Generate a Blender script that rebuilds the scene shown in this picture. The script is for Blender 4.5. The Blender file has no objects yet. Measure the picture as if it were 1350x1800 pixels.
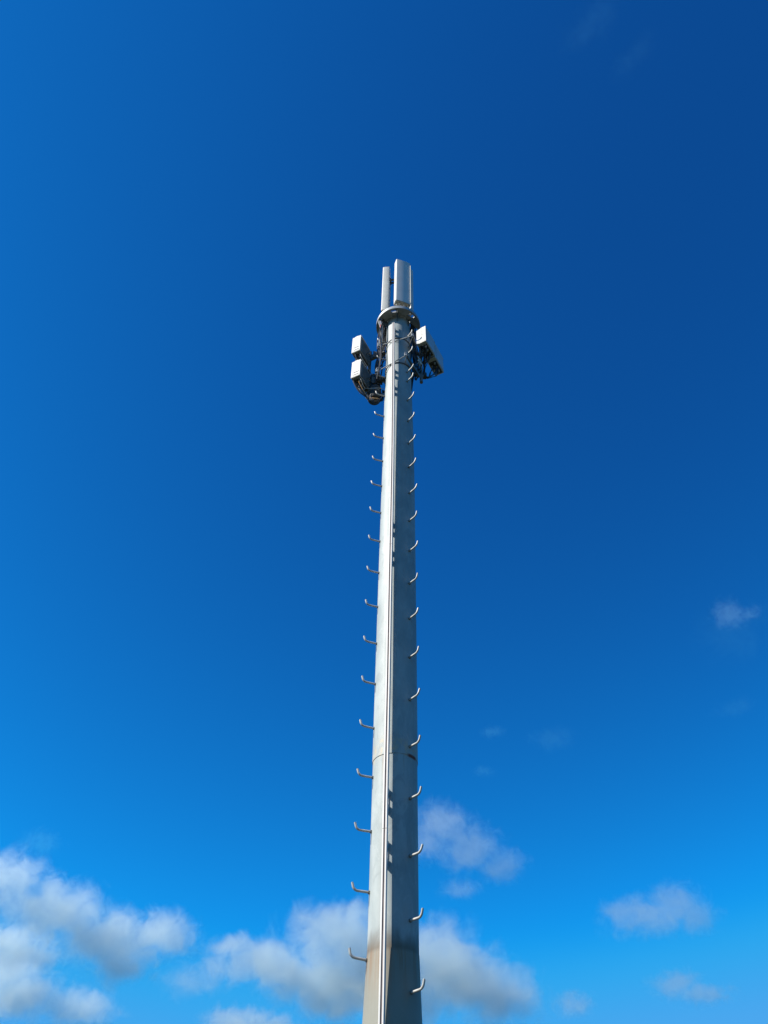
import bpy, bmesh, math, random
from mathutils import Vector, Matrix, noise as mnoise
random.seed(7)
PI = math.pi
R_ = math.radians
scene = bpy.context.scene
COL = scene.collection

# ------------------------------------------------------------------ camera
EYE = Vector((0, 0, 1.6))
cd = bpy.data.cameras.new('camera')
cd.sensor_fit = 'VERTICAL'; cd.sensor_height = 24.0; cd.sensor_width = 18.0; cd.lens = 18.0
cd.clip_start = 0.05; cd.clip_end = 40000
cam = bpy.data.objects.new('camera', cd); COL.objects.link(cam)
cam.matrix_world = Matrix.Translation(EYE) @ Matrix.Rotation(PI/2 + 0.8097, 4, 'X') @ Matrix.Rotation(0.0297, 4, 'Z')
scene.camera = cam

# ------------------------------------------------------------------ sky and sun
SUN_AZ, SUN_EL = -161.0, 40.0          # azimuth counted from +X, counter-clockwise
world = bpy.data.worlds.new('World'); scene.world = world; world.use_nodes = True
nt = world.node_tree; bg = nt.nodes['Background']
sk = nt.nodes.new('ShaderNodeTexSky'); sk.sky_type = 'NISHITA'; sk.sun_disc = False
sk.sun_elevation = R_(SUN_EL); sk.sun_rotation = R_(90.0 - SUN_AZ)
sk.air_density = 0.5; sk.dust_density = 0.0; sk.ozone_density = 1.0
sep_ = nt.nodes.new('ShaderNodeSeparateColor'); com_ = nt.nodes.new('ShaderNodeCombineColor')
nt.links.new(sk.outputs[0], sep_.inputs[0])
for ch_, (pw_, gain_) in enumerate(((0.75, 0.062), (1.56, 1.310), (1.21, 1.960))):   # the deep, saturated blue of the photograph
    p_ = nt.nodes.new('ShaderNodeMath'); p_.operation = 'POWER'; p_.inputs[1].default_value = pw_
    m_ = nt.nodes.new('ShaderNodeMath'); m_.operation = 'MULTIPLY'; m_.inputs[1].default_value = gain_
    nt.links.new(sep_.outputs[ch_], p_.inputs[0]); nt.links.new(p_.outputs[0], m_.inputs[0])
    if ch_ == 0:      # pale haze that gathers over the horizon
        h1 = nt.nodes.new('ShaderNodeMath'); h1.operation = 'SUBTRACT'; h1.inputs[1].default_value = 0.95
        h2 = nt.nodes.new('ShaderNodeMath'); h2.operation = 'SMOOTH_MAX'; h2.inputs[1].default_value = 0.0; h2.inputs[2].default_value = 0.08
        h3 = nt.nodes.new('ShaderNodeMath'); h3.operation = 'MULTIPLY_ADD'; h3.inputs[1].default_value = 1.2
        nt.links.new(sep_.outputs[0], h1.inputs[0]); nt.links.new(h1.outputs[0], h2.inputs[0]); nt.links.new(h2.outputs[0], h3.inputs[0])
        nt.links.new(m_.outputs[0], h3.inputs[2]); m_ = h3
    c_ = nt.nodes.new('ShaderNodeMath'); c_.operation = 'SMOOTH_MIN'; c_.inputs[1].default_value = (0.62, 3.25, 7.2)[ch_]; c_.inputs[2].default_value = (0.15, 0.6, 1.0)[ch_]
    nt.links.new(m_.outputs[0], c_.inputs[0]); nt.links.new(c_.outputs[0], com_.inputs[ch_])
nt.links.new(com_.outputs[0], bg.inputs[0]); bg.inputs[1].default_value = 0.064

sd = bpy.data.lights.new('sun', 'SUN'); sd.energy = 5.0; sd.angle = R_(0.53); sd.color = (1.0, 0.955, 0.88)
sun = bpy.data.objects.new('sun', sd); COL.objects.link(sun)
sdir = Vector((math.cos(R_(SUN_EL))*math.cos(R_(SUN_AZ)), math.cos(R_(SUN_EL))*math.sin(R_(SUN_AZ)), math.sin(R_(SUN_EL))))
sun.rotation_euler = sdir.to_track_quat('Z', 'Y').to_euler()
sun.location = (-10, -5, 30)

vs = scene.view_settings
vs.view_transform = 'Standard'; vs.look = 'None'; vs.exposure = 0.90; vs.gamma = 1.0
vs.use_curve_mapping = False
scene.render.engine = 'CYCLES'
scene.cycles.volume_bounces = 3
scene.cycles.volume_step_rate = 1.0

# ------------------------------------------------------------------ helpers
def tag(o, label, cat, group=None):
    o['label'] = label; o['category'] = cat
    if group: o['group'] = group
    return o

def thing(name, label, cat, loc=(0, 0, 0), rz=0.0, group=None):
    o = bpy.data.objects.new(name, None); COL.objects.link(o)
    o.empty_display_size = 0.2
    o.location = loc; o.rotation_euler = (0, 0, rz)
    return tag(o, label, cat, group)

def mesh_of(bm, name, mat, smooth=False):
    me = bpy.data.meshes.new(name)
    bmesh.ops.recalc_face_normals(bm, faces=bm.faces)
    bm.to_mesh(me); bm.free()
    me.materials.append(mat)
    if smooth:
        for p in me.polygons: p.use_smooth = True
        me.set_sharp_from_angle(angle=R_(38))
    return me

def link(name, me, parent=None, loc=None, rz=None):
    o = bpy.data.objects.new(name, me); COL.objects.link(o)
    if parent: o.parent = parent
    if loc is not None: o.location = loc
    if rz is not None: o.rotation_euler = (0, 0, rz)
    return o

def obj(name, bm, mat, parent=None, smooth=False, **k):
    return link(name, mesh_of(bm, name, mat, smooth), parent, **k)

def box(bm, cx, cy, cz, sx, sy, sz, bev=0.0, M=None):
    r = bmesh.ops.create_cube(bm, size=1.0)
    vs_ = r['verts']
    bmesh.ops.scale(bm, vec=(sx, sy, sz), verts=vs_)
    if bev > 0:
        es = list({e for v in vs_ for e in v.link_edges})
        g = bmesh.ops.bevel(bm, geom=es, offset=bev, segments=2, affect='EDGES', profile=0.5)
        vs_ = list({v for f in g['faces'] for v in f.verts} | {v for v in vs_ if v.is_valid})
    bmesh.ops.translate(bm, vec=(cx, cy, cz), verts=vs_)
    if M is not None: bmesh.ops.transform(bm, matrix=M, verts=vs_)
    return vs_

def tube(bm, pts, r, seg=8, cap=True, r_end=None):
    pts = [Vector(p) for p in pts]
    rings = []; up = None
    n = len(pts)
    for i, p in enumerate(pts):
        t = (pts[min(i+1, n-1)] - pts[max(i-1, 0)])
        if t.length < 1e-9: t = Vector((0, 0, 1))
        t.normalize()
        if up is None:
            up = t.orthogonal().normalized()
        else:
            up = (up - t*up.dot(t))
            up = up.normalized() if up.length > 1e-6 else t.orthogonal().normalized()
        s = t.cross(up)
        rr = r if r_end is None else r + (r_end - r)*i/(n-1)
        rings.append([bm.verts.new(p + (up*math.cos(2*PI*k/seg) + s*math.sin(2*PI*k/seg))*rr) for k in range(seg)])
    for a, b in zip(rings, rings[1:]):
        for k in range(seg):
            bm.faces.new((a[k], a[(k+1) % seg], b[(k+1) % seg], b[k]))
    if cap:
        bm.faces.new(rings[0][::-1]); bm.faces.new(rings[-1])

def spline(ctrl, n=10):
    c = [Vector(p) for p in ctrl]
    c = [c[0]*2 - c[1]] + c + [c[-1]*2 - c[-2]]
    out = []
    for i in range(1, len(c)-2):
        p0, p1, p2, p3 = c[i-1], c[i], c[i+1], c[i+2]
        for k in range(n):
            t = k/n
            out.append(0.5*((2*p1) + (p2-p0)*t + (2*p0-5*p1+4*p2-p3)*t*t + (3*p1-p0-3*p2+p3)*t**3))
    out.append(c[-2])
    return out

def lathe(bm, prof, seg=48, cx=lambda z: 0.0, closed_ends=True):
    """prof: list of (r, z); cx(z): sideways offset of the axis."""
    rings = []
    for r, z in prof:
        rings.append([bm.verts.new((cx(z) + r*math.cos(2*PI*k/seg), r*math.sin(2*PI*k/seg), z)) for k in range(seg)])
    for a, b in zip(rings, rings[1:]):
        for k in range(seg):
            bm.faces.new((a[k], a[(k+1) % seg], b[(k+1) % seg], b[k]))
    if closed_ends:
        bm.faces.new(rings[0][::-1]); bm.faces.new(rings[-1])

def extrude_poly(bm, poly, lo, hi):
    """poly in (x, y), extruded between z=lo and z=hi"""
    a = [bm.verts.new((x, y, lo)) for x, y in poly]; b = [bm.verts.new((x, y, hi)) for x, y in poly]
    n = len(poly)
    for k in range(n): bm.faces.new((a[k], a[(k+1) % n], b[(k+1) % n], b[k]))
    bm.faces.new(a[::-1]); bm.faces.new(b)

# ------------------------------------------------------------------ materials
class NT:
    def __init__(self, name):
        self.m = bpy.data.materials.new(name); self.m.use_nodes = True
        self.t = self.m.node_tree; self.b = self.t.nodes.get('Principled BSDF')
    def n(self, typ, **kw):
        x = self.t.nodes.new(typ)
        for k, v in kw.items(): setattr(x, k, v)
        return x
    def l(self, a, b): self.t.links.new(a, b)
    def math(self, op, a, b=None, c=None, clamp=False):
        x = self.n('ShaderNodeMath', operation=op); x.use_clamp = clamp
        for i, v in enumerate((a, b, c)):
            if v is None: continue
            if isinstance(v, (int, float)): x.inputs[i].default_value = v
            else: self.l(v, x.inputs[i])
        return x.outputs[0]
    def noise(self, vec, scale, detail=4, rough=0.55, dist=0.0):
        x = self.n('ShaderNodeTexNoise'); x.inputs['Scale'].default_value = scale
        x.inputs['Detail'].default_value = detail; x.inputs['Roughness'].default_value = rough
        x.inputs['Distortion'].default_value = dist
        if vec is not None: self.l(vec, x.inputs['Vector'])
        return x.outputs['Fac']
    def mapping(self, vec, scale=(1, 1, 1), loc=(0, 0, 0)):
        x = self.n('ShaderNodeMapping'); x.inputs['Scale'].default_value = scale; x.inputs['Location'].default_value = loc
        self.l(vec, x.inputs['Vector']); return x.outputs[0]
    def mix(self, fac, a, b):
        x = self.n('ShaderNodeMix', data_type='RGBA')
        if isinstance(fac, (int, float)): x.inputs[0].default_value = fac
        else: self.l(fac, x.inputs[0])
        for i, v in ((6, a), (7, b)):
            if isinstance(v, tuple): x.inputs[i].default_value = (*v, 1)
            else: self.l(v, x.inputs[i])
        return x.outputs[2]
    def ramp(self, fac, lo, hi):
        x = self.n('ShaderNodeMapRange'); x.interpolation_type = 'SMOOTHSTEP'
        x.inputs[1].default_value = lo; x.inputs[2].default_value = hi
        self.l(fac, x.inputs[0]); return x.outputs[0]
    def bump(self, h, strength=0.2, dist=0.01):
        x = self.n('ShaderNodeBump'); x.inputs['Strength'].default_value = strength; x.inputs['Distance'].default_value = dist
        self.l(h, x.inputs['Height']); self.l(x.outputs[0], self.b.inputs['Normal'])

def simple(name, col, rough=0.5, metal=0.0, var=0.12, scale=6.0, bump=0.0, bscale=60.0, dirt=None, dirt_amt=0.5):
    M = NT(name); tc = M.n('ShaderNodeTexCoord'); v = tc.outputs['Object']
    n1 = M.noise(v, scale, 5)
    dark = tuple(c*(1-var) for c in col); lite = tuple(min(1, c*(1+var)) for c in col)
    c = M.mix(M.ramp(n1, 0.3, 0.7), dark, lite)
    if dirt:
        n2 = M.noise(M.mapping(v, (9, 9, 1.3)), 1.0, 6, 0.65)
        f = M.math('MULTIPLY', M.ramp(n2, 0.55, 0.75), dirt_amt)
        c = M.mix(f, c, dirt)
    M.l(c, M.b.inputs['Base Color'])
    M.b.inputs['Roughness'].default_value = rough; M.b.inputs['Metallic'].default_value = metal
    if bump: M.bump(M.noise(v, bscale, 3), bump, 0.003)
    return M.m

def pole_material():
    M = NT('galvanised_pole'); tc = M.n('ShaderNodeTexCoord'); v = tc.outputs['Object']
    big = M.noise(M.mapping(v, (2.2, 2.2, 0.9)), 1.0, 5, 0.6)
    streak = M.noise(M.mapping(v, (16, 16, 0.45)), 1.0, 6, 0.62)
    spangle = M.n('ShaderNodeTexVoronoi'); spangle.inputs['Scale'].default_value = 38.0
    M.l(v, spangle.inputs['Vector'])
    c = M.mix(M.ramp(big, 0.36, 0.66), (0.232, 0.268, 0.264), (0.318, 0.350, 0.340))
    c = M.mix(M.math('MULTIPLY', M.ramp(streak, 0.48, 0.72), 0.45), c, (0.235, 0.25, 0.238))
    c = M.mix(M.math('MULTIPLY', spangle.outputs['Color'], 0.10), c, (0.275, 0.30, 0.315))
    bl = M.noise(M.mapping(v, (6, 6, 3.4), (5, 2, 8)), 1.0, 7, 0.7, 0.6)
    c = M.mix(M.math('MULTIPLY', M.ramp(bl, 0.52, 0.62), 0.5), c, (0.20, 0.228, 0.23))
    c = M.mix(M.math('MULTIPLY', M.math('SUBTRACT', 1.0, M.ramp(bl, 0.36, 0.46)), 0.45), c, (0.37, 0.395, 0.385))
    sep = M.n('ShaderNodeSeparateXYZ'); M.l(v, sep.inputs[0]); z = sep.outputs['Z']
    wob = M.math('MULTIPLY', M.math('SUBTRACT', M.noise(M.mapping(v, (7, 7, 2)), 1.0, 5), 0.5), 0.30)
    zz = M.math('ADD', z, wob)
    # weathered band under the base joint (rusty tide mark that fades downwards)
    below = M.math('SUBTRACT', 1.0, M.ramp(z, 3.925, 4.02))
    M.l(c, M.n('NodeReroute').inputs[0])
    c = M.mix(M.math('MULTIPLY', below, 0.85), c, (0.200, 0.192, 0.150))
    tide = M.math('MULTIPLY', M.ramp(zz, 3.45, 3.92), below)
    st2 = M.ramp(M.noise(M.mapping(v, (22, 22, 0.8), (3, 1, 0)), 1.0, 6, 0.65), 0.44, 0.58)
    c = M.mix(M.math('MULTIPLY', tide, M.math('MULTIPLY_ADD', st2, 0.55, 0.30)), c, (0.20, 0.135, 0.08))
    # darker soot line right above the joint
    soot = M.math('MULTIPLY', M.ramp(z, 3.90, 3.95), M.math('SUBTRACT', 1.0, M.ramp(zz, 3.97, 4.12)))
    c = M.mix(M.math('MULTIPLY', soot, 0.65), c, (0.105, 0.085, 0.062))
    # pale, ochre speckled seal above the slip joint of the shaft
    s1 = M.math('MULTIPLY', M.ramp(zz, 5.84, 5.90), M.math('SUBTRACT', 1.0, M.ramp(zz, 5.98, 6.12)))
    sp = M.ramp(M.noise(M.mapping(v, (14, 14, 10)), 1.0, 6, 0.7), 0.44, 0.62)
    c = M.mix(M.math('MULTIPLY', M.math('MULTIPLY', s1, sp), 0.85), c, (0.40, 0.335, 0.235))
    # one rust streak at the slip joint, on the side away from the sun
    ang = M.math('ARCTAN2', sep.outputs['Y'], sep.outputs['X'])
    da = M.math('ABSOLUTE', M.math('SUBTRACT', ang, R_(-43)))
    dz = M.math('ABSOLUTE', M.math('SUBTRACT', z, 5.868))
    rs = M.math('MULTIPLY', M.math('SUBTRACT', 1.0, M.ramp(da, 0.16, 0.36)), M.math('SUBTRACT', 1.0, M.ramp(dz, 0.010, 0.030)))
    c = M.mix(M.math('MULTIPLY', rs, 0.95), c, (0.18, 0.045, 0.018))
    # rust that weeps down from the slip joint in short runs
    run = M.ramp(M.noise(M.mapping(v, (26, 26, 1.2), (9, 4, 2)), 1.0, 5, 0.6), 0.56, 0.66)
    rz = M.math('MULTIPLY', M.ramp(z, 5.50, 5.86), M.math('SUBTRACT', 1.0, M.ramp(z, 5.864, 5.872)))
    c = M.mix(M.math('MULTIPLY', M.math('MULTIPLY', run, rz), 0.55), c, (0.21, 0.15, 0.10))
    M.l(c, M.b.inputs['Base Color'])
    M.b.inputs['Metallic'].default_value = 0.0
    M.b.inputs['Specular IOR Level'].default_value = 0.35
    rr = M.math('MULTIPLY_ADD', streak, 0.25, 0.45); M.l(rr, M.b.inputs['Roughness'])
    M.bump(M.noise(M.mapping(v, (5, 5, 3)), 1.0, 5, 0.6), 0.25, 0.006)
    return M.m

MAT = {}
MAT['pole'] = pole_material()
MAT['galv'] = simple('galvanised_steel', (0.34, 0.35, 0.345), 0.42, 0.25, 0.15, 14, 0.1)
MAT['bolt'] = simple('bolt_steel', (0.36, 0.355, 0.33), 0.5, 0.2, 0.15, 20)
MAT['dullgalv'] = simple('dull_galvanised_steel', (0.13, 0.135, 0.13), 0.6, 0.2, 0.25, 9, 0.1, dirt=(0.10, 0.085, 0.07))
MAT['strap'] = simple('gap_shadow_strap', (0.06, 0.062, 0.065), 0.55, 0.3, 0.2, 12)  # strap darkened so its colour holds the shadow of the gap
MAT['rail'] = simple('bare_aluminium_rail', (0.70, 0.66, 0.60), 0.38, 0.15, 0.05, 3)
MAT['groove'] = simple('rail_groove_brown', (0.21, 0.165, 0.15), 0.7, 0.0, 0.2, 5)
MAT['radome'] = simple('radome_cream', (0.55, 0.54, 0.485), 0.45, 0.0, 0.05, 3, dirt=(0.36, 0.335, 0.275), dirt_amt=0.35)
MAT['radome_grey'] = simple('radome_grey', (0.55, 0.545, 0.51), 0.42, 0.0, 0.05, 3, dirt=(0.33, 0.32, 0.30), dirt_amt=0.4)
MAT['endcap'] = simple('antenna_end_cap', (0.28, 0.26, 0.21), 0.6, 0.0, 0.12, 8)
MAT['white'] = simple('white_powder_coat', (0.56, 0.545, 0.50), 0.42, 0.0, 0.03, 5, dirt=(0.62, 0.58, 0.50), dirt_amt=0.25)
MAT['housing'] = simple('grey_cast_housing', (0.17, 0.185, 0.185), 0.5, 0.0, 0.10, 7)
MAT['black'] = simple('black_cable_jacket', (0.018, 0.018, 0.019), 0.42, 0.0, 0.25, 15)
MAT['blackplastic'] = simple('black_plastic', (0.03, 0.032, 0.033), 0.5, 0.0, 0.2, 10)
MAT['grey_cable'] = simple('grey_cable_jacket', (0.40, 0.39, 0.36), 0.5, 0.0, 0.1, 15)
MAT['orange'] = simple('orange_cable_jacket', (0.62, 0.30, 0.06), 0.5, 0.0, 0.1, 15)
MAT['red'] = simple('red_cable_sleeve', (0.55, 0.06, 0.05), 0.5, 0.0, 0.1, 15)
MAT['connector'] = simple('nickel_connector', (0.62, 0.60, 0.55), 0.3, 0.7, 0.1, 15)
MAT['shadedwhite'] = simple('shaded_white_coat', (0.42, 0.45, 0.46), 0.35, 0.0, 0.04, 5)  # white coat greyed and blued, side shade and sky reflection in the colour
MAT['canister'] = simple('dark_canister', (0.016, 0.020, 0.020), 0.75, 0.0, 0.2, 8)
MAT['concrete'] = simple('concrete', (0.34, 0.33, 0.31), 0.85, 0.0, 0.18, 4, 0.4)

def grass_material():
    M = NT('grass_ground'); tc = M.n('ShaderNodeTexCoord'); v = tc.outputs['Object']
    a = M.noise(v, 0.06, 6); b = M.noise(v, 3.0, 6, 0.7)
    c = M.mix(M.ramp(a, 0.35, 0.65), (0.017, 0.026, 0.009), (0.028, 0.034, 0.013))
    c = M.mix(M.math('MULTIPLY', M.ramp(b, 0.35, 0.7), 0.6), c, (0.013, 0.020, 0.008))
    M.l(c, M.b.inputs['Base Color']); M.b.inputs['Roughness'].default_value = 0.9
    M.bump(b, 0.6, 0.05); return M.m

# ------------------------------------------------------------------ ground
bm = bmesh.new()
N = 40
half = 15000.0
def gpos(i): 
    t = (i/N)*2-1
    return math.copysign(abs(t)**3, t)*half
gv = [[bm.verts.new((gpos(i), gpos(j), 0.0)) for j in range(N+1)] for i in range(N+1)]
for i in range(N):
    for j in range(N): bm.faces.new((gv[i][j], gv[i+1][j], gv[i+1][j+1], gv[i][j+1]))
g = obj('ground', bm, grass_material()); g['kind'] = 'structure'

PX, PY = 0.20742, 7.94334       # axis of the mast
bm = bmesh.new(); box(bm, 0, 0, 0.06, 1.7, 1.7, 0.36, 0.03)
pad = obj('concrete_pad', bm, MAT['concrete'], loc=(PX, PY, 0)); pad['kind'] = 'structure'

# ------------------------------------------------------------------ the mast
tower = thing('monopole_tower', 'tall round pale grey steel mast with step bolts up both sides and a climbing rail', 'mast', (PX, PY, 0.24))
Z0 = 0.24
def lean(z): return -0.028*min(1.2, max(0.0, (z-11.0)/3.7))     # the top section sits a finger's width to the left
def rad(z):
    pts = [(0.24, 0.372), (3.94, 0.2435), (5.868, 0.2485), (8.0, 0.2510), (10.2, 0.2520), (12.0, 0.2455), (13.2, 0.2365), (15.5, 0.2335)]
    for (a, ra), (b, rb) in zip(pts, pts[1:]):
        if z <= b: return ra + (rb-ra)*(z-a)/(b-a)
    return pts[-1][1]
def section(za, zb, extra=0.0, step=0.35):
    bm = bmesh.new(); prof = []
    n = max(2, int((zb-za)/step))
    for i in range(n+1):
        z = za + (zb-za)*i/n
        prof.append((rad(z)+extra, z-Z0))
    bmx = prof
    lathe(bm, bmx, 72, lambda z: lean(z+Z0), closed_ends=True)
    return obj('shaft_section', bm, MAT['pole'], tower, smooth=True, loc=(0, 0, 0))
# the material reads object z: give the shaft meshes world heights instead
def section_abs(za, zb, extra=0.0, step=0.35):
    bm = bmesh.new(); n = max(2, int((zb-za)/step))
    lathe(bm, [(rad(za + (zb-za)*i/n)+extra, za + (zb-za)*i/n) for i in range(n+1)], 72, lean, True)
    return obj('shaft_section', bm, MAT['pole'], tower, smooth=True, loc=(0, 0, -Z0))
s0 = section_abs(0.24, 3.935, 0.003)
s0['label'] = 'beige stained flared foot section of the shaft'
section_abs(3.935, 5.868, 0.0); section_abs(5.868, 13.08, 0.0055); section_abs(13.08, 15.52, 0.0)
# base flange with anchor nuts
bm = bmesh.new(); lathe(bm, [(0.56, 0.0), (0.56, 0.045)], 64); obj('base_flange', bm, MAT['galv'], tower, loc=(0, 0, 0))
bm = bmesh.new(); lathe(bm, [(0.024, 0.0), (0.024, 0.03), (0.013, 0.03), (0.013, 0.09)], 6); nut_me = mesh_of(bm, 'anchor_bolt', MAT['galv'])
for k in range(16):
    a = 2*PI*k/16; link('anchor_bolt', nut_me, tower, (0.48*math.cos(a), 0.48*math.sin(a), 0.045))

# step bolts -------------------------------------------------------
def step_bolt_mesh():
    bm = bmesh.new(); r = 0.0118
    pts = [(-0.012, 0, 0), (0.05, 0, 0), (0.10, 0, 0.0)]
    R0 = 0.052
    for k in range(1, 9):
        a = R_(72)*k/8
        pts.append((0.118 + R0*math.sin(a), 0, R0*(1-math.cos(a))))
    e = Vector(pts[-1]); d = Vector((math.cos(R_(72)), 0, math.sin(R_(72))))
    pts += [tuple(e + d*0.018), tuple(e + d*0.034)]
    tube(bm, pts, r, 12)
    tube(bm, [tuple(e + d*0.034), tuple(e+d*0.038)], r*0.8, 12)
    return mesh_of(bm, 'step_bolt', MAT['bolt'], True)
bolt_me = step_bolt_mesh()
bm = bmesh.new(); lathe(bm, [(0.019, -0.002), (0.019, 0.012)], 6)
bmesh.ops.rotate(bm, cent=(0, 0, 0), matrix=Matrix.Rotation(PI/2, 3, 'Y'), verts=bm.verts)
boss_me = mesh_of(bm, 'lock_nut', MAT['dullgalv'])
def step(z, az, tilt):
    a = R_(az + random.uniform(-1.0, 1.0)); r = rad(z) + 0.002
    o = link('step_bolt', bolt_me, tower, (lean(z) + r*math.cos(a), r*math.sin(a), z-Z0), a)
    o.rotation_euler = (R_(random.uniform(-5, 5)), R_(random.uniform(-2.5, 2.5)-tilt), a)
    link('lock_nut', boss_me, o)
for z in [14.63, 14.03, 13.43] + [12.839 - 0.5975*n for n in range(18)]:
    if z > 2.3: step(z, -166.0, 3.0)
for z in [14.609, 14.016, 13.423, 13.132] + [12.535 - 0.5965*n for n in range(18)]:
    if z > 2.3: step(z, -52.0, -1.0)

# climbing rail ------------------------------------------------------
RA = R_(-108.5); RF, RB = 0.338, 0.292
def rail_mesh(za, zb):
    bm = bmesh.new()
    prof = [(RB, -0.016), (RB, 0.024), (RF-0.001, 0.024), (RF, 0.0225), (RF, 0.0095), (RF-0.007, 0.0090), (RF-0.007, -0.0090), (RF, -0.0095), (RF, -0.0225), (RF-0.001, -0.024), (RF-0.02, -0.024)]
    n = max(1, int((zb-za)/0.5)); rings = []
    for i in range(n+1):
        z = za + (zb-za)*i/n
        ox, oy = lean(z)*math.cos(RA), -lean(z)*math.sin(RA)      # follow the slight lean of the top section
        wob = 0.0012*math.sin(z*2.1)
        rings.append([bm.verts.new((x+ox, y+oy+wob, z)) for x, y in prof])
    m = len(prof); groove = []
    for p, q in zip(rings, rings[1:]):
        for k in range(m):
            f = bm.faces.new((p[k], p[(k+1) % m], q[(k+1) % m], q[k]))
            if k in (4, 5, 6): f.material_index = 1
    bm.faces.new(rings[0][::-1]); bm.faces.new(rings[-1])
    me = mesh_of(bm, 'climbing_rail', MAT['rail']); me.materials.append(MAT['groove'])
    return me
railz = [(0.9, 4.995), (5.0, 8.97), (8.975, 12.955), (12.96, 14.95)]
for za, zb in railz:
    link('climbing_rail', rail_mesh(za, zb), tower, (0, 0, -Z0), RA)
def bracket_mesh():
    bm = bmesh.new()
    box(bm, 0.2560, 0, 0.0, 0.008, 0.030, 0.26, 0.002)            # foot plate on the shaft
    for s in (-1, 1):
        box(bm, 0.276, 0.004, s*0.088, 0.036, 0.036, 0.072, 0.002)     # two lugs that reach the rail
    return mesh_of(bm, 'rail_bracket', MAT['galv'])
br_me = bracket_mesh()
for z in (1.3, 1.85, 4.77, 5.32, 8.77, 9.325, 12.76, 13.29, 14.71):
    link('rail_bracket', br_me, tower, (lean(z) + math.cos(RA)*(rad(z)-0.252), math.sin(RA)*(rad(z)-0.252), z-Z0), RA)

# mounting ring at the mast head --------------------------------------
def ring_mesh():
    bm = bmesh.new()
    rs = [0.245, 0.325, 0.392, 0.432]; n = 72; z0, z1 = 0.0, 0.05
    slots = set()
    for k in range(6):
        c = (-105 + 60*k) % 360
        for d in range(-2, 2): slots.add(int(((c + d*5) % 360)//5))
    inc = lambda i, j: 0 <= i < 3 and not (i == 1 and j % n in slots)
    V = {}
    def v(i, j, t):
        j %= n; key = (i, j, t)
        if key not in V:
            a = 2*PI*j/n; V[key] = bm.verts.new((rs[i]*math.cos(a), rs[i]*math.sin(a), (z0, z1)[t]))
        return V[key]
    for i in range(3):
        for j in range(n):
            if not inc(i, j): continue
            bm.faces.new((v(i, j, 1), v(i+1, j, 1), v(i+1, j+1, 1), v(i, j+1, 1)))
            bm.faces.new((v(i, j, 0), v(i, j+1, 0), v(i+1, j+1, 0), v(i+1, j, 0)))
            if not inc(i-1, j): bm.faces.new((v(i, j, 0), v(i, j, 1), v(i, j+1, 1), v(i, j+1, 0)))
            if not inc(i+1, j): bm.faces.new((v(i+1, j, 0), v(i+1, j+1, 0), v(i+1, j+1, 1), v(i+1, j, 1)))
            if not inc(i, j-1): bm.faces.new((v(i, j, 0), v(i+1, j, 0), v(i+1, j, 1), v(i, j, 1)))
            if not inc(i, j+1): bm.faces.new((v(i, j+1, 0), v(i, j+1, 1), v(i+1, j+1, 1), v(i+1, j+1, 0)))
    return mesh_of(bm, 'mounting_ring', MAT['ringsteel'])
RZ = 15.345
HX = lean(15.3)
MAT['ringsteel'] = simple('weathered_ring_steel', (0.28, 0.29, 0.285), 0.5, 0.1, 0.2, 9, 0.1)
ring = link('mounting_ring', ring_mesh(), tower, (HX, 0, RZ-Z0))
bm = bmesh.new()
a_ = [(0.235, -0.001), (0.40, -0.001), (0.40, -0.03), (0.25, -0.20), (0.235, -0.20)]
va = [bm.verts.new((x, -0.006, z)) for x, z in a_]; vb = [bm.verts.new((x, 0.006, z)) for x, z in a_]
for k in range(5): bm.faces.new((va[k], va[(k+1) % 5], vb[(k+1) % 5], vb[k]))
bm.faces.new(va); bm.faces.new(vb[::-1])
gus_me = mesh_of(bm, 'gusset', MAT['dullgalv'])
for k in range(6): link('gusset', gus_me, ring, (0, 0, 0), R_(-97 + 60*k))
bm = bmesh.new()
lr = [[bm.verts.new((q*math.cos(2*PI*k/72), q*math.sin(2*PI*k/72), zz)) for k in range(72)] for q, zz in ((0.4325, -0.035), (0.4405, -0.035), (0.4405, 0.052), (0.4325, 0.052))]
for i in range(4):
    for k in range(72): bm.faces.new((lr[i][k], lr[i][(k+1) % 72], lr[(i+1) % 4][(k+1) % 72], lr[(i+1) % 4][k]))
obj('rim', bm, MAT['galv'], ring, True)
bm = bmesh.new(); lathe(bm, [(0.016, 0.0), (0.016, -0.02), (0.009, -0.02), (0.009, -0.045)], 6); rb_me = mesh_of(bm, 'ring_bolt', MAT['galv'])
for k in range(12): a = R_(-90 + 30*k); link('ring_bolt', rb_me, ring, (0.285*math.cos(a), 0.285*math.sin(a), -0.0005))
# top plate and the spigot that carries the antennas
bm = bmesh.new(); lathe(bm, [(0.236, 0.0), (0.236, 0.04)], 48); obj('top_plate', bm, MAT['galv'], tower, loc=(HX, 0, 15.521-Z0))
bm = bmesh.new(); lathe(bm, [(0.057, 0.0), (0.057, 2.2), (0.045, 2.215)], 24); obj('spigot', bm, MAT['galv'], tower, True, loc=(HX+0.02, 0.0, 15.562-Z0))

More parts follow.
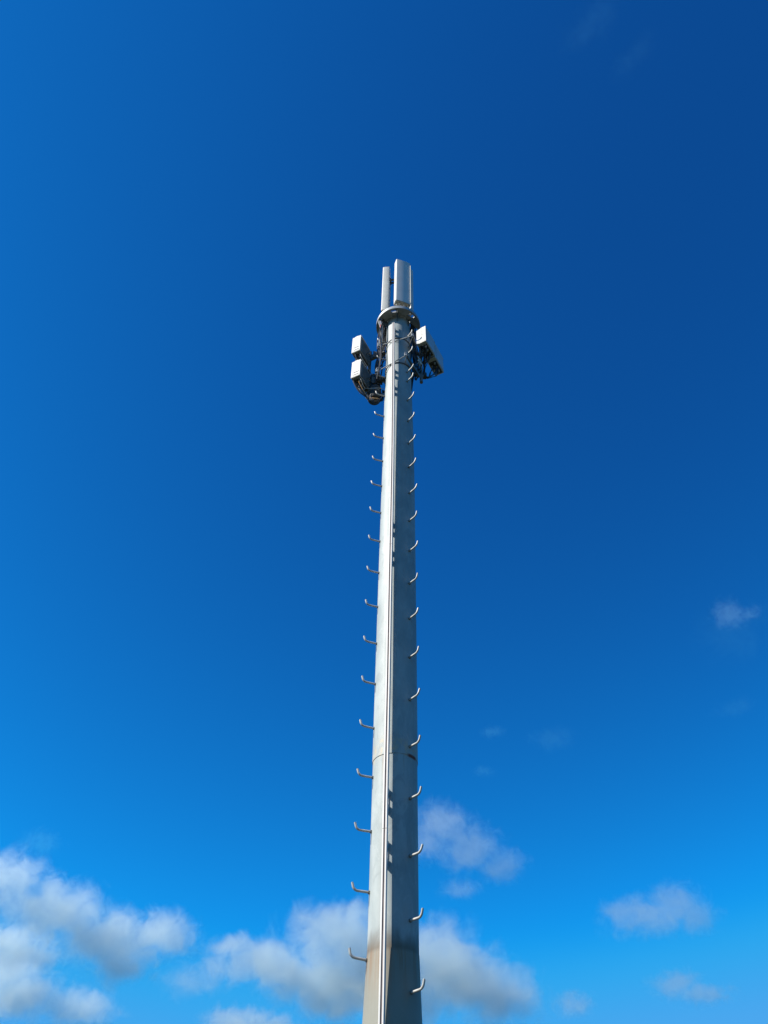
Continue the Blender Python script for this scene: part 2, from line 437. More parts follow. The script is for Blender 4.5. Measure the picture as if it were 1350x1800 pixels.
# straps, threaded rods and arms at two levels --------------------------
def strap(z):
    bm = bmesh.new()
    r = rad(z)+0.001
    for dz in (0.0,):
        n = 64
        prof = [(r, dz-0.012), (r+0.011, dz-0.012), (r+0.011, dz+0.012), (r, dz+0.012)]
        rings = [[bm.verts.new((q*math.cos(2*PI*k/n), q*math.sin(2*PI*k/n), zz)) for k in range(n)] for q, zz in prof]
        for i in range(4):
            a, b = rings[i], rings[(i+1) % 4]
            for k in range(n): bm.faces.new((a[k], a[(k+1) % n], b[(k+1) % n], b[k]))
    return obj('strap', bm, MAT['strap'], tower, True, loc=(lean(z), 0, z-Z0))
LEV = [(14.515, 14.45), (13.655, 13.59)]      # strap height, rod height
def P(x, y, z): return Vector((x-PX, y-PY, z-Z0))       # world point in the mast's space
def rodpart(name, pts, r, mat, parent=tower, seg=10):
    bm = bmesh.new(); tube(bm, pts, r, seg); return obj(name, bm, MAT[mat], parent, True)
def beam(name, a, b, w, h, mat, parent=tower):
    a = Vector(a); b = Vector(b); d = b-a; L = d.length
    M = Matrix.Translation((a+b)/2) @ d.to_track_quat('X', 'Z').to_matrix().to_4x4()
    bm = bmesh.new(); box(bm, 0, 0, 0, L, w, h, 0.004, M); return obj(name, bm, MAT[mat], parent)
for i, (zs, zr_) in enumerate(LEV):
    strap(zs)
    lx = -0.185 if i == 0 else -0.20
    CL = P(lx, 7.86, zr_+0.005)                   # left clamp
    CR = P(0.325 if i else 0.40, 7.68 if i else 7.75, 13.885 if i else 14.66)   # right clamp
    if i == 1:
        CR = P(0.320, 7.60, 13.745)
        CL = P(-0.202, 7.85, 13.569)
    else:
        CL = P(-0.193, 7.85, 14.451); CR = P(0.436, 7.555, 14.36)
    d = (CR-CL).normalized()
    rodpart('threaded_rod', [CL - d*0.03, CR + d*0.03], 0.0085, 'galv')
    back = P(0.18, 8.36, zs)
    rodpart('threaded_rod', [CL + Vector((-0.02, 0.03, -0.03)), back + Vector((-0.06, 0, -0.03))], 0.0085, 'galv')
    rodpart('threaded_rod', [CR + Vector((0, 0.02, -0.03)), back + Vector((0.06, 0, -0.03))], 0.0085, 'galv')
    # V-shaped clamp plates
    for c, ex in ((CL, P(-0.15, 8.12, zs-0.02)), (CR, P(0.57, 8.02, CR.z+Z0-0.05))):
        beam('clamp_plate', c + (ex-c)*0.02, ex, 0.012, 0.10, 'dullgalv')
        beam('clamp_plate', c + Vector((0.03, 0.02, 0)) , ex + Vector((0.03, 0.0, 0.0)), 0.012, 0.085, 'dullgalv')
        u = (ex-c).normalized()
        bm = bmesh.new()
        for s in (-1, 1):
            e = c + Vector((0, 0, s*0.03))
            tube(bm, [e - u*0.045, e + u*0.03], 0.008, 8)
        box(bm, c.x-u.x*0.02, c.y-u.y*0.02, c.z, 0.05, 0.016, 0.09, 0.003)
        obj('rod_clamp', bm, MAT['galv'], tower)
    # arms out to the radios
    if i == 0:
        beam('support_arm', P(-0.08, 8.05, zs-0.02), P(-0.42, 8.17, zs-0.02), 0.05, 0.13, 'dullgalv')
        beam('support_arm', P(0.44, 7.98, zs-0.03), P(0.66, 8.06, zs-0.03), 0.05, 0.06, 'dullgalv')
    else:
        beam('support_arm', P(-0.08, 8.05, zs-0.02), P(-0.42, 8.17, zs-0.02), 0.05, 0.13, 'dullgalv')
        beam('support_arm', P(0.44, 7.98, zs+0.10), P(0.66, 8.06, zs+0.10), 0.05, 0.06, 'dullgalv')
rodpart('mount_pipe', [P(-0.36, 8.15, 13.22), P(-0.36, 8.15, 14.70)], 0.03, 'dullgalv', seg=16)
rodpart('mount_pipe', [P(0.62, 8.05, 13.55), P(0.62, 8.05, 14.86)], 0.03, 'dullgalv', seg=16)

for zc in (14.45, 13.57):
    bm = bmesh.new()
    for dx in (0.0, 0.05):
        tube(bm, [P(-0.215+dx, 7.84, zc-0.05), P(-0.215+dx, 7.83, zc+0.07), P(-0.20+dx, 7.83, zc+0.10), P(-0.17+dx, 7.85, zc+0.10)], 0.007, 8)
    obj('u_bolt', bm, MAT['galv'], tower, True)
    beam('clamp_plate', P(-0.30, 8.02, zc-0.02), P(-0.10, 8.06, zc-0.02), 0.014, 0.20, 'dullgalv')
    beam('clamp_plate', P(-0.34, 8.12, zc-0.06), P(-0.06, 7.96, zc-0.06), 0.05, 0.05, 'dullgalv')
# ------------------------------------------------------------------ panel antennas
def panel(label, front, az, w, d, h, mat, bracket_dir=True):
    """front: centre of the front face at the bottom (world); az: direction the face looks"""
    t = thing('panel_antenna', label, 'antenna', front, R_(az+90), 'panel antennas at the mast head')
    bm = bmesh.new()
    rc = min(0.02, d*0.3)
    # rounded front: cross-section in local x (width), y (depth, +y is back)
    poly = []
    for k in range(7):
        a = PI + (PI/2)*k/6; poly.append((-w/2+rc + rc*math.cos(a), rc + rc*math.sin(a)))
    for k in range(1, 8):
        x = -w/2+rc + (w-2*rc)*k/8; poly.append((x, -0.007*math.sin(PI*k/8)))
    for k in range(7):
        a = 1.5*PI + (PI/2)*k/6; poly.append((w/2-rc + rc*math.cos(a), rc + rc*math.sin(a)))
    poly += [(w/2, d-0.012), (w/2-0.008, d), (-w/2+0.008, d), (-w/2, d-0.012)]
    extrude_poly(bm, poly, 0.022, h-0.014)
    obj('radome', bm, MAT[mat], t, True)
    for nm, a, b, ins in (('bottom_cap', 0.0, 0.021, 0.004), ('top_cap', h-0.013, h, 0.003)):
        bm = bmesh.new()
        extrude_poly(bm, [(x*(1-ins*2/w), d/2+(y-d/2)*(1-ins*2/d)) for x, y in poly], a, b)
        obj(nm, bm, MAT['endcap' if nm == 'bottom_cap' else mat], t)
    bm = bmesh.new(); lathe(bm, [(0.016, 0.0), (0.016, -0.022), (0.011, -0.022), (0.011, -0.05)], 12)
    cme = mesh_of(bm, 'connector', MAT['connector'])
    for k in range(6):
        link('connector', cme, t, (-w/2 + w*(k+0.9)/6.8, d*0.45 + 0.018*(-1)**k, -0.001))
    for z in (h*0.12, h*0.80):
        bm = bmesh.new()
        box(bm, 0, d+0.013, z, 0.12, 0.024, 0.10, 0.003)
        box(bm, -0.035, d+0.085, z, 0.012, 0.12, 0.08, 0.002); box(bm, 0.035, d+0.085, z, 0.012, 0.12, 0.08, 0.002)
        box(bm, 0, d+0.155, z, 0.10, 0.02, 0.09, 0.002)
        obj('tilt_bracket', bm, MAT['dullgalv'], t)
    return t
bigp = panel('wide grey antenna panel facing front right above the mounting ring', (0.264, 7.594, 15.70), -90+18.2, 0.328, 0.130, 1.835, 'radome_grey')
bm = bmesh.new(); box(bm, 0.328/2-0.006, -0.004, 1.835*0.48, 0.014, 0.026, 1.64, 0.002); obj('edge_trim', bm, MAT['radome'], bigp)
panel('narrow cream antenna panel seen edge on at the left of the mast head', (-0.1645, 7.985, 15.765), 173.3, 0.33, 0.150, 1.925, 'radome')
panel('antenna panel half hidden behind the wide front panel, its edge showing on the right', (0.370, 7.962, 15.72), 47, 0.33, 0.09, 1.88, 'radome_grey')

# ------------------------------------------------------------------ radio units
def radio(label, front, az_yaw, w, d, h, side_mat, slits=2, seam=False, group='radio units under the mast head'):
    """front: centre of the narrow front face (world, mid height)"""
    t = thing('radio_unit', label, 'radio unit', (front[0], front[1], front[2]-h/2), R_(az_yaw), group)
    bm = bmesh.new(); box(bm, 0, 0.02+(d-0.02)/2, h/2, w, d-0.02, h, 0.006); obj('housing', bm, MAT[side_mat], t)
    bm = bmesh.new(); box(bm, 0, 0.0085, h/2+0.004, w+0.006, 0.019, h+0.006, 0.004); fc = obj('front_cover', bm, MAT['white'], t)
    # slits and seams in the cover (recessed dark strips sit proud by a hair)
    for k in range(slits):
        bm = bmesh.new(); box(bm, 0.012, -0.001, h*(0.13+0.15*k), w*0.62, 0.005, 0.019); obj('vent_slit', bm, MAT['blackplastic'], fc)
    bm = bmesh.new(); box(bm, 0, -0.001, 0.022, w*0.96, 0.004, 0.006); obj('seam', bm, MAT['endcap'], fc)
    if seam:
        bm = bmesh.new(); box(bm, 0.012, -0.001, h*0.53, 0.004, 0.004, h*0.9); box(bm, 0.05, -0.001, h*0.50, 0.07, 0.0038, 0.004); obj('seam', bm, MAT['endcap'], fc)
    # handle tab on the top
    bm = bmesh.new(); box(bm, 0.0, 0.012, h+0.016, 0.07, 0.02, 0.022, 0.004); obj('handle_tab', bm, MAT['white'], t)
    # cooling fins on the side that looks at the mast
    if side_mat == 'housing':
        bm = bmesh.new()
        nf = 9
        for k in range(nf):
            box(bm, w/2+0.010, 0.07 + (d-0.12)*k/(nf-1), h*0.46, 0.022, 0.006, h*0.80)
        obj('cooling_fins', bm, MAT['housing'], t)
        bm = bmesh.new(); tube(bm, spline([(w/2-0.004, 0.03, h+0.004), (w/2-0.004, d*0.5, h+0.006), (w/2-0.004, d-0.01, h+0.004)], 4), 0.009, 8); obj('edge_highlight', bm, MAT['white'], t)  # white bead added to draw the lit highlight along the top edge
        bm = bmesh.new(); tube(bm, spline([(w/2+0.012, d*0.55, 0.12), (w/2+0.06, d*0.55, 0.14), (w/2+0.06, d*0.80, 0.17), (w/2+0.012, d*0.80, 0.19)], 4), 0.010, 8); obj('carry_handle', bm, MAT['dullgalv'], t)
    else:
        bm = bmesh.new(); box(bm, w/2+0.004, 0.05+(d-0.07)/2, h/2, 0.008, d-0.07, h-0.05, 0.003); obj('side_cover', bm, MAT['shadedwhite'], t)
    # connectors below
    bm = bmesh.new(); box(bm, 0, d*0.55, -0.008, w*0.8, d*0.75, 0.014, 0.003); obj('connector_plate', bm, MAT['blackplastic'], t)
    bm = bmesh.new(); lathe(bm, [(0.015, -0.016), (0.015, -0.04), (0.010, -0.04), (0.010, -0.075)], 12); cme = mesh_of(bm, 'connector', MAT['connector'])
    for k in range(6):
        link('connector', cme, t, ((-1)**k*w*0.2, d*(0.25+0.12*k), 0))
    bm = bmesh.new(); box(bm, 0, d+0.022, h*0.5, 0.07, 0.044, h*0.55, 0.004); obj('mount_bracket', bm, MAT['dullgalv'], t)
    # hex bolts at the rear of the top
    bm = bmesh.new()
    for s in (-1, 1): box(bm, w/2-0.02, d-0.02 + 0.035*(s > 0), h+0.012 - 0.02*(s > 0), 0.036, 0.034, 0.034, 0.005)
    obj('top_bolts', bm, MAT['galv'], t)
    return t
radio('upper of the two grey radio boxes stacked left of the mast, white end sunlit', (-0.622, 7.773, 14.365), -28.5, 0.175, 0.387, 0.526, 'housing')
radio('lower of the two grey radio boxes stacked left of the mast, above the cable loop', (-0.590, 7.770, 13.521), -27.7, 0.177, 0.392, 0.511, 'housing')
rb = Vector((-math.sin(R_(-30.6)), math.cos(R_(-30.6)), 0))
radio('nearer white radio box right of the mast with a bright cream end face', (0.609, 7.681, 14.598), -31.2, 0.1945, 0.372, 0.536, 'shadedwhite', slits=0, seam=True)
q = Vector((0.609, 7.681, 14.583)) + rb*0.393
radio('farther white radio box right of the mast, end to end behind the nearer one', tuple(q), -29.0, 0.188, 0.40, 0.535, 'shadedwhite', slits=0)

# ------------------------------------------------------------------ canister and cables
CX, CY, CZ = -0.235, 8.02, 12.87
can = thing('cable_canister', 'dark domed canister hanging left of the mast below the lower radio box', 'canister', (CX, CY, CZ))
bm = bmesh.new(); lathe(bm, [(0.02, 0.0), (0.07, 0.008), (0.108, 0.03), (0.120, 0.06), (0.120, 0.36), (0.10, 0.39), (0.03, 0.40)], 40); obj('canister_body', bm, MAT['canister'], can, True)
bm = bmesh.new(); lathe(bm, [(0.121, 0.20), (0.128, 0.20), (0.128, 0.235), (0.121, 0.235)], 40); obj('canister_band', bm, MAT['dullgalv'], can, True)
bm = bmesh.new(); box(bm, 0.10, 0.03, 0.25, 0.16, 0.04, 0.05, 0.004); obj('canister_bracket', bm, MAT['galv'], can)

def cable(parent, ctrl, r, mat, off, n=9, seg=7):
    bm = bmesh.new()
    tube(bm, [p - Vector(off) for p in spline(ctrl, n)], r, seg)
    return obj('cable', bm, MAT[mat], parent, True)
J = lambda s: Vector((random.uniform(-s, s), random.uniform(-s, s), random.uniform(-s, s)))

off = (-0.45, 8.0, 13.2)
lb = thing('cable_bundle', 'tangle of dark cables looping from the left radio boxes round the canister', 'cables', off)
u = Vector((-math.sin(R_(-28)), math.cos(R_(-28)), 0)); wv = Vector((math.cos(R_(-28)), math.sin(R_(-28)), 0))
F1 = Vector((-0.590, 7.77, 13.26)); F2 = Vector((-0.622, 7.773, 14.095))
for k in range(11):
    s = F1 + u*(0.06+0.028*k) + wv*random.uniform(-0.06, 0.05)
    b1 = Vector((-0.36 + 0.012*k, 7.97, 12.86)) + J(0.03)
    pts = [s + Vector((0, 0, -0.02)), s + Vector((0.0, 0.0, -0.09)) + J(0.015), s*0.45 + b1*0.55 + Vector((-0.03, -0.01, -0.05)) + J(0.03),
           Vector((CX-0.09, CY-0.09, CZ-0.03)) + J(0.03), Vector((CX+0.01, CY-0.08, CZ-0.115)) + J(0.03), Vector((CX+0.10, CY-0.05, CZ-0.03)) + J(0.025), Vector((CX+0.15, CY+0.03, CZ+0.12)) + J(0.02), Vector((CX+0.16, CY+0.10, CZ+0.45)) + J(0.02)]
    cable(lb, pts, random.choice((0.009, 0.011, 0.013)), 'black', off)
for k, m in enumerate(('orange', 'grey_cable', 'orange')):
    s = F1 + u*(0.08+0.05*k) + wv*0.03
    cable(lb, [s, s + Vector((0.01, 0, -0.10)), Vector((CX-0.12, CY-0.09, CZ+0.02)) + J(0.015), Vector((CX-0.05, CY-0.12, CZ-0.05-0.012*k)), Vector((CX+0.04, CY-0.11, CZ-0.045-0.012*k)), Vector((CX+0.12, CY-0.02, CZ+0.06)), Vector((CX+0.13, CY+0.08, CZ+0.3))], 0.0038, m, off)
for k in range(9):
    s = F2 + u*(0.05+0.035*k) + wv*random.uniform(-0.06, 0.06)
    e = Vector((-0.33, 8.14, 13.80)) + J(0.05)
    cable(lb, [s, s + Vector((0, 0, -0.10)) + J(0.015), s*0.4 + e*0.6 + Vector((0.02, -0.06, -0.12)) + J(0.04), e, e + Vector((0.08, 0.02, -0.25)) + J(0.03), Vector((-0.16, 8.12, 13.3)) + J(0.03)], random.choice((0.008, 0.010, 0.012)), 'black', off)
cable(lb, [F2 + u*0.06 + wv*0.06, F2 + u*0.07 + wv*0.08 + Vector((0, 0, -0.1)), F2 + u*0.15 + wv*0.10 + Vector((0, 0, -0.17)), Vector((-0.30, 8.05, 13.78))], 0.006, 'grey_cable', off)
cable(lb, [F1 + u*0.06 + wv*0.06, F1 + u*0.07 + wv*0.09 + Vector((0, 0, -0.08)), F1 + u*0.20 + wv*0.11 + Vector((0, 0, -0.17)), Vector((-0.20, 7.90, 13.12)), Vector((-0.07, 7.96, 13.18))], 0.005, 'grey_cable', off)
# sunlit glints on the bundle, put in as small bright metal blocks
for k in range(6):
    bm = bmesh.new(); c = Vector((CX-0.15+0.035*k, CY-0.09, CZ-0.02-0.018*k)) + J(0.012) - Vector(off)
    box(bm, c.x, c.y, c.z, 0.018, 0.014, 0.018, 0.003); obj('glint_block', bm, MAT['connector'], lb)

jb = thing('junction_box', 'dark junction box between the mast and the left radio boxes', 'junction box', (-0.235, 8.13, 13.42))
bm = bmesh.new(); box(bm, 0, 0, 0.21, 0.17, 0.10, 0.42, 0.012); obj('enclosure', bm, MAT['canister'], jb)
bm = bmesh.new(); box(bm, 0, -0.056, 0.21, 0.15, 0.012, 0.39, 0.004); obj('lid', bm, MAT['blackplastic'], jb)
bm = bmesh.new(); box(bm, 0.13, 0.02, 0.30, 0.11, 0.05, 0.06, 0.004); obj('arm_bracket', bm, MAT['dullgalv'], jb)
off = (0.45, 8.0, 13.3)
fr = thing('feeder_cables', 'thick black feeder cables running down the right flank of the mast head', 'cables', off)
for k in range(9):
    a = R_(-14 + 7.5*k); r = 0.275 + 0.035*(k % 3)
    px, py = PX + HX + r*math.cos(a), PY + r*math.sin(a)
    cable(fr, [(px-0.02, py, 15.42), (px, py, 15.2), (px+random.uniform(-0.02, 0.05), py+random.uniform(-0.03, 0.03), 14.75), (px+random.uniform(0, 0.06), py+random.uniform(-0.03, 0.03), 14.3), (px+random.uniform(0.02, 0.10), py, 13.9), (px+0.03, py, 13.62+0.05*(k % 4))], 0.0135, 'black', off)
off = (-0.05, 8.0, 13.6)
fl = thing('feeder_cables', 'thick black feeder cables running down the left flank of the mast head', 'cables', off)
for k in range(9):
    a = R_(150 + 7*k); r = 0.275 + 0.04*(k % 3)
    px, py = PX + HX + r*math.cos(a), PY + r*math.sin(a)
    cable(fl, [(px+0.02, py, 15.42), (px, py, 15.2), (px-random.uniform(-0.02, 0.05), py+random.uniform(-0.03, 0.03), 14.8), (px-random.uniform(0, 0.05), py+random.uniform(-0.03, 0.03), 14.4), (px-random.uniform(0.0, 0.12), py, 13.9), (px-0.06, py+0.05, 13.3+0.06*(k % 4))], 0.0125, 'black', off)
off = (0.68, 8.1, 13.85)
rbn = thing('cable_bundle', 'dark cables gathering from the right radio boxes into a splitter block', 'cables', off)
bm = bmesh.new(); box(bm, 0, 0, 0, 0.09, 0.10, 0.10, 0.012); obj('splitter_block', bm, MAT['blackplastic'], rbn)
bm = bmesh.new(); box(bm, -0.10, -0.03, -0.02, 0.11, 0.06, 0.07, 0.008); obj('splitter_block', bm, MAT['dullgalv'], rbn)
N1 = Vector((0.609, 7.681, 14.325)); wr = Vector((math.cos(R_(-30)), math.sin(R_(-30)), 0))
for k in range(9):
    s = N1 + rb*(0.05+0.035*k) + wr*random.uniform(-0.06, 0.06)
    cable(rbn, [s, s + Vector((0, 0, -0.09)) + J(0.012), s*0.5 + Vector(off)*0.5 + Vector((random.uniform(-0.06, 0.05), 0.02, -0.02)), Vector(off) + Vector((0.0, 0, 0.06)) + J(0.02), Vector(off)], random.choice((0.007, 0.009, 0.011)), 'black', off)
for k in range(7):
    s = N1 + rb*(0.50+0.04*k) + wr*random.uniform(-0.06, 0.05) + Vector((0, 0, -0.01))
    cable(rbn, [s, s + Vector((0.0, 0, -0.10)) + J(0.012), s*0.6 + Vector(off)*0.4 + Vector((0.02, 0, -0.10)) + J(0.02), Vector(off) + Vector((0.08, 0.02, -0.02)) + J(0.015), Vector(off)], random.choice((0.006, 0.008)), 'black', off)
for k in range(5):
    s = N1 + rb*(0.06+0.06*k) + wr*(-0.05)
    cable(rbn, [s, s + Vector((0.0, 0, -0.12)), Vector((0.60, 7.98, 13.98)) + J(0.03), Vector((0.56, 8.04, 13.84)) + J(0.02), Vector((0.46, 8.02, 13.70)) + J(0.03), Vector((0.43, 7.99, 13.2)) + J(0.01)], 0.009, 'black', off)
for k in range(4):
    s = Vector((0.56+0.02*k, 7.83+0.03*k, 14.12-0.02*k)) + J(0.02)
    cable(rbn, [s, s + Vector((0.02, 0.02, -0.06)), s + Vector((0.05-0.02*k, 0.04, -0.13)) + J(0.02), s + Vector((0.0, 0.06, -0.18))], 0.008, 'grey_cable', off)
for a_, b_ in (((0.55, 7.87, 14.03), (0.63, 7.93, 13.97)), ((0.57, 7.91, 13.94), (0.625, 7.95, 14.04))):
    bm = bmesh.new(); tube(bm, [Vector(a_)-Vector(off), Vector(b_)-Vector(off)], 0.016, 8); obj('metal_clamp', bm, MAT['connector'], rbn)
cable(rbn, [(0.40, 7.86, 13.72), (0.47, 7.90, 13.78), (0.56, 7.93, 13.86)], 0.006, 'grey_cable', off)
cable(rbn, [(0.46, 8.0, 14.62), (0.50, 7.94, 14.56), (0.505, 7.93, 14.44), (0.46, 7.98, 14.36)], 0.007, 'grey_cable', off)

off = (-0.17, 7.85, 15.0)
tb = thing('cable_bundle', 'thin pale cables with a red sleeve dropping from the mounting ring at left', 'cables', off)
for k in range(3):
    x = -0.185 + 0.022*k
    cable(tb, [(x-0.02, 7.80, 15.37), (x-0.035, 7.78, 15.22), (x+0.005, 7.79, 15.02), (x+0.01, 7.80, 14.75), (x+0.0, 7.81, 14.50), (x+0.05, 7.9, 14.36)], 0.007, 'grey_cable', off)
cable(tb, [(-0.178, 7.786, 15.12), (-0.176, 7.785, 15.05), (-0.170, 7.785, 14.97)], 0.0115, 'red', off)
for k in range(5):
    x = -0.10 + 0.03*k
    cable(tb, [(x, 8.10, 15.40), (x-0.05, 8.05, 15.15) , (x-0.07, 8.02, 14.9), (x-0.04, 8.03, 14.6)], 0.009, 'black', off)

# ------------------------------------------------------------------ clouds
def cloud_material(name, blobs, scale, density, amp, seed, col=(0.84, 0.935, 0.95)):
    M = NT(name); t = M.t
    t.nodes.remove(M.b)
    out = [n for n in t.nodes if n.type == 'OUTPUT_MATERIAL'][0]
    tc = M.n('ShaderNodeTexCoord'); v = tc.outputs['Object']
    # billow the space a little so that outlines are not ellipses
    wn = M.n('ShaderNodeTexNoise'); wn.inputs['Scale'].default_value = 0.9/scale; wn.inputs['Detail'].default_value = 3
    mp = M.mapping(v, loc=(seed*731.0, seed*197.0, seed*391.0)); M.l(mp, wn.inputs['Vector'])
    sb = M.n('ShaderNodeVectorMath', operation='SUBTRACT'); M.l(wn.outputs['Color'], sb.inputs[0]); sb.inputs[1].default_value = (0.5, 0.5, 0.5)
    sc = M.n('ShaderNodeVectorMath', operation='SCALE'); M.l(sb.outputs[0], sc.inputs[0]); sc.inputs['Scale'].default_value = scale*0.75
    ad = M.n('ShaderNodeVectorMath', operation='ADD'); M.l(v, ad.inputs[0]); M.l(sc.outputs[0], ad.inputs[1])
    F = None
    for (c, r) in blobs:
        a = M.n('ShaderNodeVectorMath', operation='SUBTRACT'); M.l(ad.outputs[0], a.inputs[0]); a.inputs[1].default_value = c
        d = M.n('ShaderNodeVectorMath', operation='DIVIDE'); M.l(a.outputs[0], d.inputs[0]); d.inputs[1].default_value = r
        ln = M.n('ShaderNodeVectorMath', operation='LENGTH'); M.l(d.outputs[0], ln.inputs[0])
        f = M.math('SUBTRACT', 1.0, ln.outputs['Value'])
        if F is None: F = f
        else:
            x = M.n('ShaderNodeMath', operation='SMOOTH_MAX'); M.l(F, x.inputs[0]); M.l(f, x.inputs[1]); x.inputs[2].default_value = 0.25; F = x.outputs[0]
    nz = M.noise(M.mapping(mp, (1, 0.45, 1)), 2.2/scale, 12, 0.67, 0.6)
    e = M.math('MULTIPLY_ADD', M.math('SUBTRACT', nz, 0.5), amp, M.math('SUBTRACT', F, amp*0.10))
    e = M.ramp(e, 0.0, 0.80)
    dn = M.math('MULTIPLY', M.math('MULTIPLY_ADD', M.math('POWER', e, 1.45), 1.75, M.math('MULTIPLY', e, 0.12)), density)
    pv = M.n('ShaderNodeVolumePrincipled'); pv.inputs['Color'].default_value = (*col, 1)
    pv.inputs['Anisotropy'].default_value = 0.64
    M.l(dn, pv.inputs['Density'])
    M.l(pv.outputs[0], out.inputs['Volume'])
    return M.m

def make_cloud(label, blobs, tau, col=(0.84, 0.935, 0.95), base=900.0, amp=1.25, grow=1.36):
    """blobs: (azimuth, elevation, half width, half height) in degrees as seen from the ground here; the
    cloud floats with its middle at the height `base`."""
    el0 = sum(b[1] for b in blobs)/len(blobs); az0 = sum(b[0] for b in blobs)/len(blobs)
    dist = base/math.sin(R_(el0))
    def pos(az, el): return Vector((math.sin(R_(az))*math.cos(R_(el)), math.cos(R_(az))*math.cos(R_(el)), math.sin(R_(el))))*dist
    c0 = EYE + pos(az0, el0)
    fw = pos(az0, el0).normalized(); right = fw.cross(Vector((0, 0, 1))).normalized(); up = right.cross(fw)
    rot = Matrix((right, fw, up)).transposed()
    bl = []; mean = 0
    for az, el, hw, hh in blobs:
        c = rot.inverted() @ (EYE + pos(az, el) - c0)
        rx = dist*math.tan(R_(hw)); rz = dist*math.tan(R_(hh)); ry = (rx+rz)*0.42
        c.y += random.uniform(-0.25, 0.25)*ry
        bl.append((c, Vector((rx*grow, ry*grow, rz*grow)))); mean += (rx+rz)*0.5
    mean /= len(blobs)
    bm = bmesh.new()
    for c, r in bl:
        g_ = bmesh.ops.create_icosphere(bm, subdivisions=3, radius=1.0)
        bmesh.ops.scale(bm, vec=r*1.0, verts=g_['verts']); bmesh.ops.translate(bm, vec=c, verts=g_['verts'])
    me = bpy.data.meshes.new('cloud'); bm.to_mesh(me); bm.free()
    tmp = bpy.data.objects.new('tmp', me); COL.objects.link(tmp)
    md = tmp.modifiers.new('remesh', 'REMESH'); md.mode = 'VOXEL'; md.voxel_size = mean*0.14
    dg = bpy.context.evaluated_depsgraph_get(); ev = tmp.evaluated_get(dg)
    me2 = bpy.data.meshes.new_from_object(ev)
    bpy.data.objects.remove(tmp); bpy.data.meshes.remove(me)
    me2.name = 'cloud'
    me2.materials.clear()
    make_cloud.k += 1
    me2.materials.append(cloud_material('cloud_vapour', [(tuple(c), tuple(r)) for c, r in bl], mean, tau/mean, amp, make_cloud.k, col))
    o = bpy.data.objects.new('cloud', me2); COL.objects.link(o)
    o.matrix_world = Matrix.Translation(c0) @ rot.to_4x4()
    return tag(o, label, 'cloud', 'clouds in the blue sky')
make_cloud.k = 0
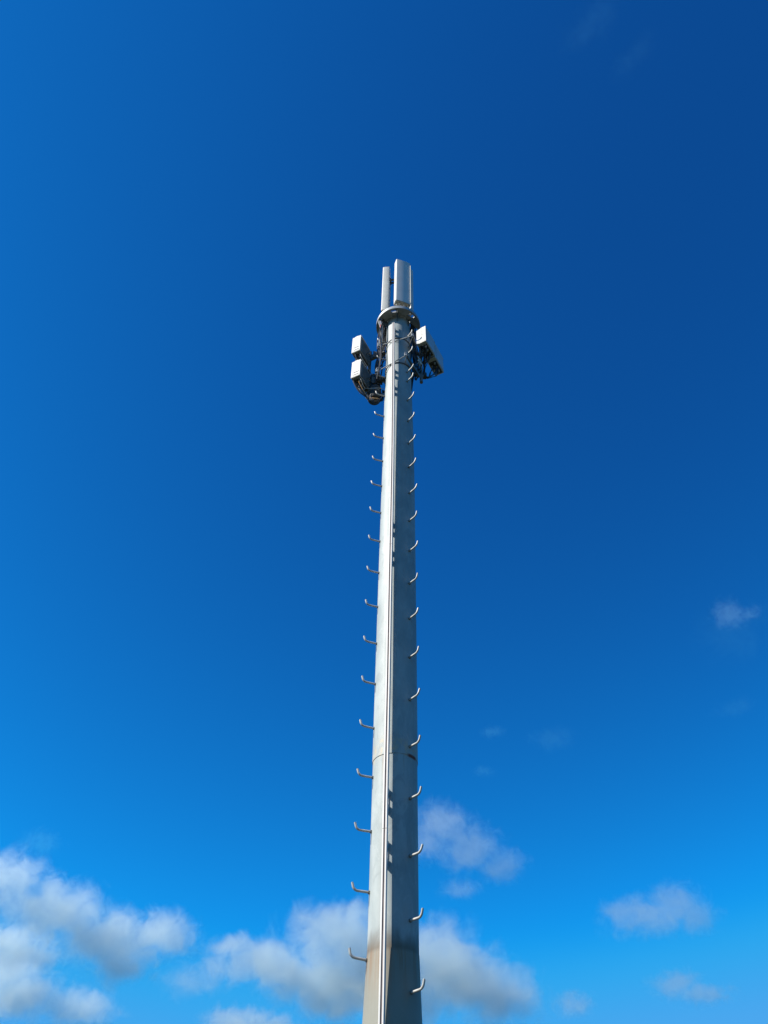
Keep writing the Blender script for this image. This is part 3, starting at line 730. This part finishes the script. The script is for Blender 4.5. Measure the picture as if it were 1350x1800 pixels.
CLOUDS = [
 ('long white and grey cloud bank sloping down from the left edge', [(-24.4, 18.52, 2.61, 1.97), (-20.91, 17.29, 3.19, 1.94), (-16.94, 16.14, 3.1, 2.03), (-13.96, 16.66, 2.47, 1.51), (-16.05, 14.91, 2.04, 1.27), (-22.4, 17.3, 2.6, 1.3), (-18.6, 16.2, 2.6, 1.3)], 1.1),
 ('small pale cloud at the left edge just under the long bank', [(-22.9, 15.11, 2.88, 1.38), (-20.92, 14.83, 1.29, 0.9)], 1.0),
 ('grey cloud in the bottom left corner', [(-21.86, 12.82, 3.31, 1.6), (-18.12, 12.55, 2.77, 1.15), (-22.6, 13.9, 2.6, 1.4)], 1.3),
 ('largest cloud, bright and wide, right behind the foot of the mast', [(-2.07, 17.59, 3.91, 2.11), (-6.86, 15.71, 3.99, 1.54), (-2.82, 14.87, 4.34, 2.26), (4.51, 16.11, 3.45, 2.7), (7.06, 14.71, 4.07, 1.98), (1.12, 14.21, 4.66, 1.67), (-9.25, 16.5, 2.17, 0.76), (0.5, 15.8, 4.2, 2.3), (5.4, 15.6, 3.6, 2.4), (8.6, 14.2, 3.0, 1.7), (-2.4, 13.7, 3.2, 1.25)], 1.6),
 ('low cloud scrap at the bottom edge, left of the mast', [(-8.2, 12.54, 2.43, 0.93), (-5.87, 12.48, 1.75, 0.64)], 0.9),
 ('hazy lilac cloud just right of the mast, above the largest cloud', [(4.8, 24.34, 2.65, 1.58), (7.04, 22.73, 2.53, 1.75), (9.22, 21.62, 1.73, 1.24), (3.91, 23.18, 1.94, 1.28)], 0.40),
 ('faint small puff under the hazy lilac cloud', [(6.27, 20.31, 1.58, 0.75)], 0.2),
 ('rounded lone cloud at the lower right', [(18.69, 18.12, 3.04, 1.33), (20.5, 18.74, 1.95, 1.41), (21.7, 17.87, 1.71, 1.07), (17.13, 18.55, 1.73, 1.03)], 0.40),
 ('flat small cloud under the rounded one at lower right', [(19.54, 14.51, 1.81, 0.83), (20.8, 13.91, 2.02, 0.7)], 0.42),
 ('tiny puff low between the largest cloud and the flat one', [(13.02, 13.68, 1.43, 0.82)], 0.42),
 ('small bright puff alone near the right edge, half way up', [(30.28, 35.5, 1.32, 1.22), (31.53, 35.26, 1.09, 0.53)], 0.14),
 ('thin bluish veil hanging under the puff at the right edge', [(30.1, 34.28, 2.89, 2.26)], 0.03),
 ('upper of two faint specks right of the mast', [(9.52, 30.32, 1.04, 0.54)], 0.10),
 ('faint smudge beside the specks right of the mast', [(14.19, 29.55, 1.86, 0.99)], 0.05),
 ('lower of two faint specks right of the mast', [(8.52, 27.67, 0.87, 0.45)], 0.08),
 ('thin streak near the right edge under the veil', [(28.26, 29.65, 1.76, 0.66)], 0.04),
 ('faint wisp above the long bank at the left', [(-23.23, 20.85, 1.42, 0.93)], 0.1),
 ('brighter dim wisp high in the top right sky', [(48.31, 73.92, 2.53, 1.27)], 0.014),
 ('fainter dim wisp lower in the top right sky', [(50.2, 70.71, 2.01, 0.93)], 0.011),
 ('thin grey scrap between the long bank and the largest cloud', [(-11.61, 14.38, 2.44, 1.02)], 0.3),
]
THIN = (0.28, 0.86, 0.95)      # high thin vapour takes the colour of the sky round it
for lab, bl, tau in CLOUDS:
    if tau < 0.12: make_cloud(lab, bl, tau, THIN)
    elif tau < 0.16: make_cloud(lab, bl, tau, (0.62, 0.90, 0.96))
    else: make_cloud(lab, bl, tau)
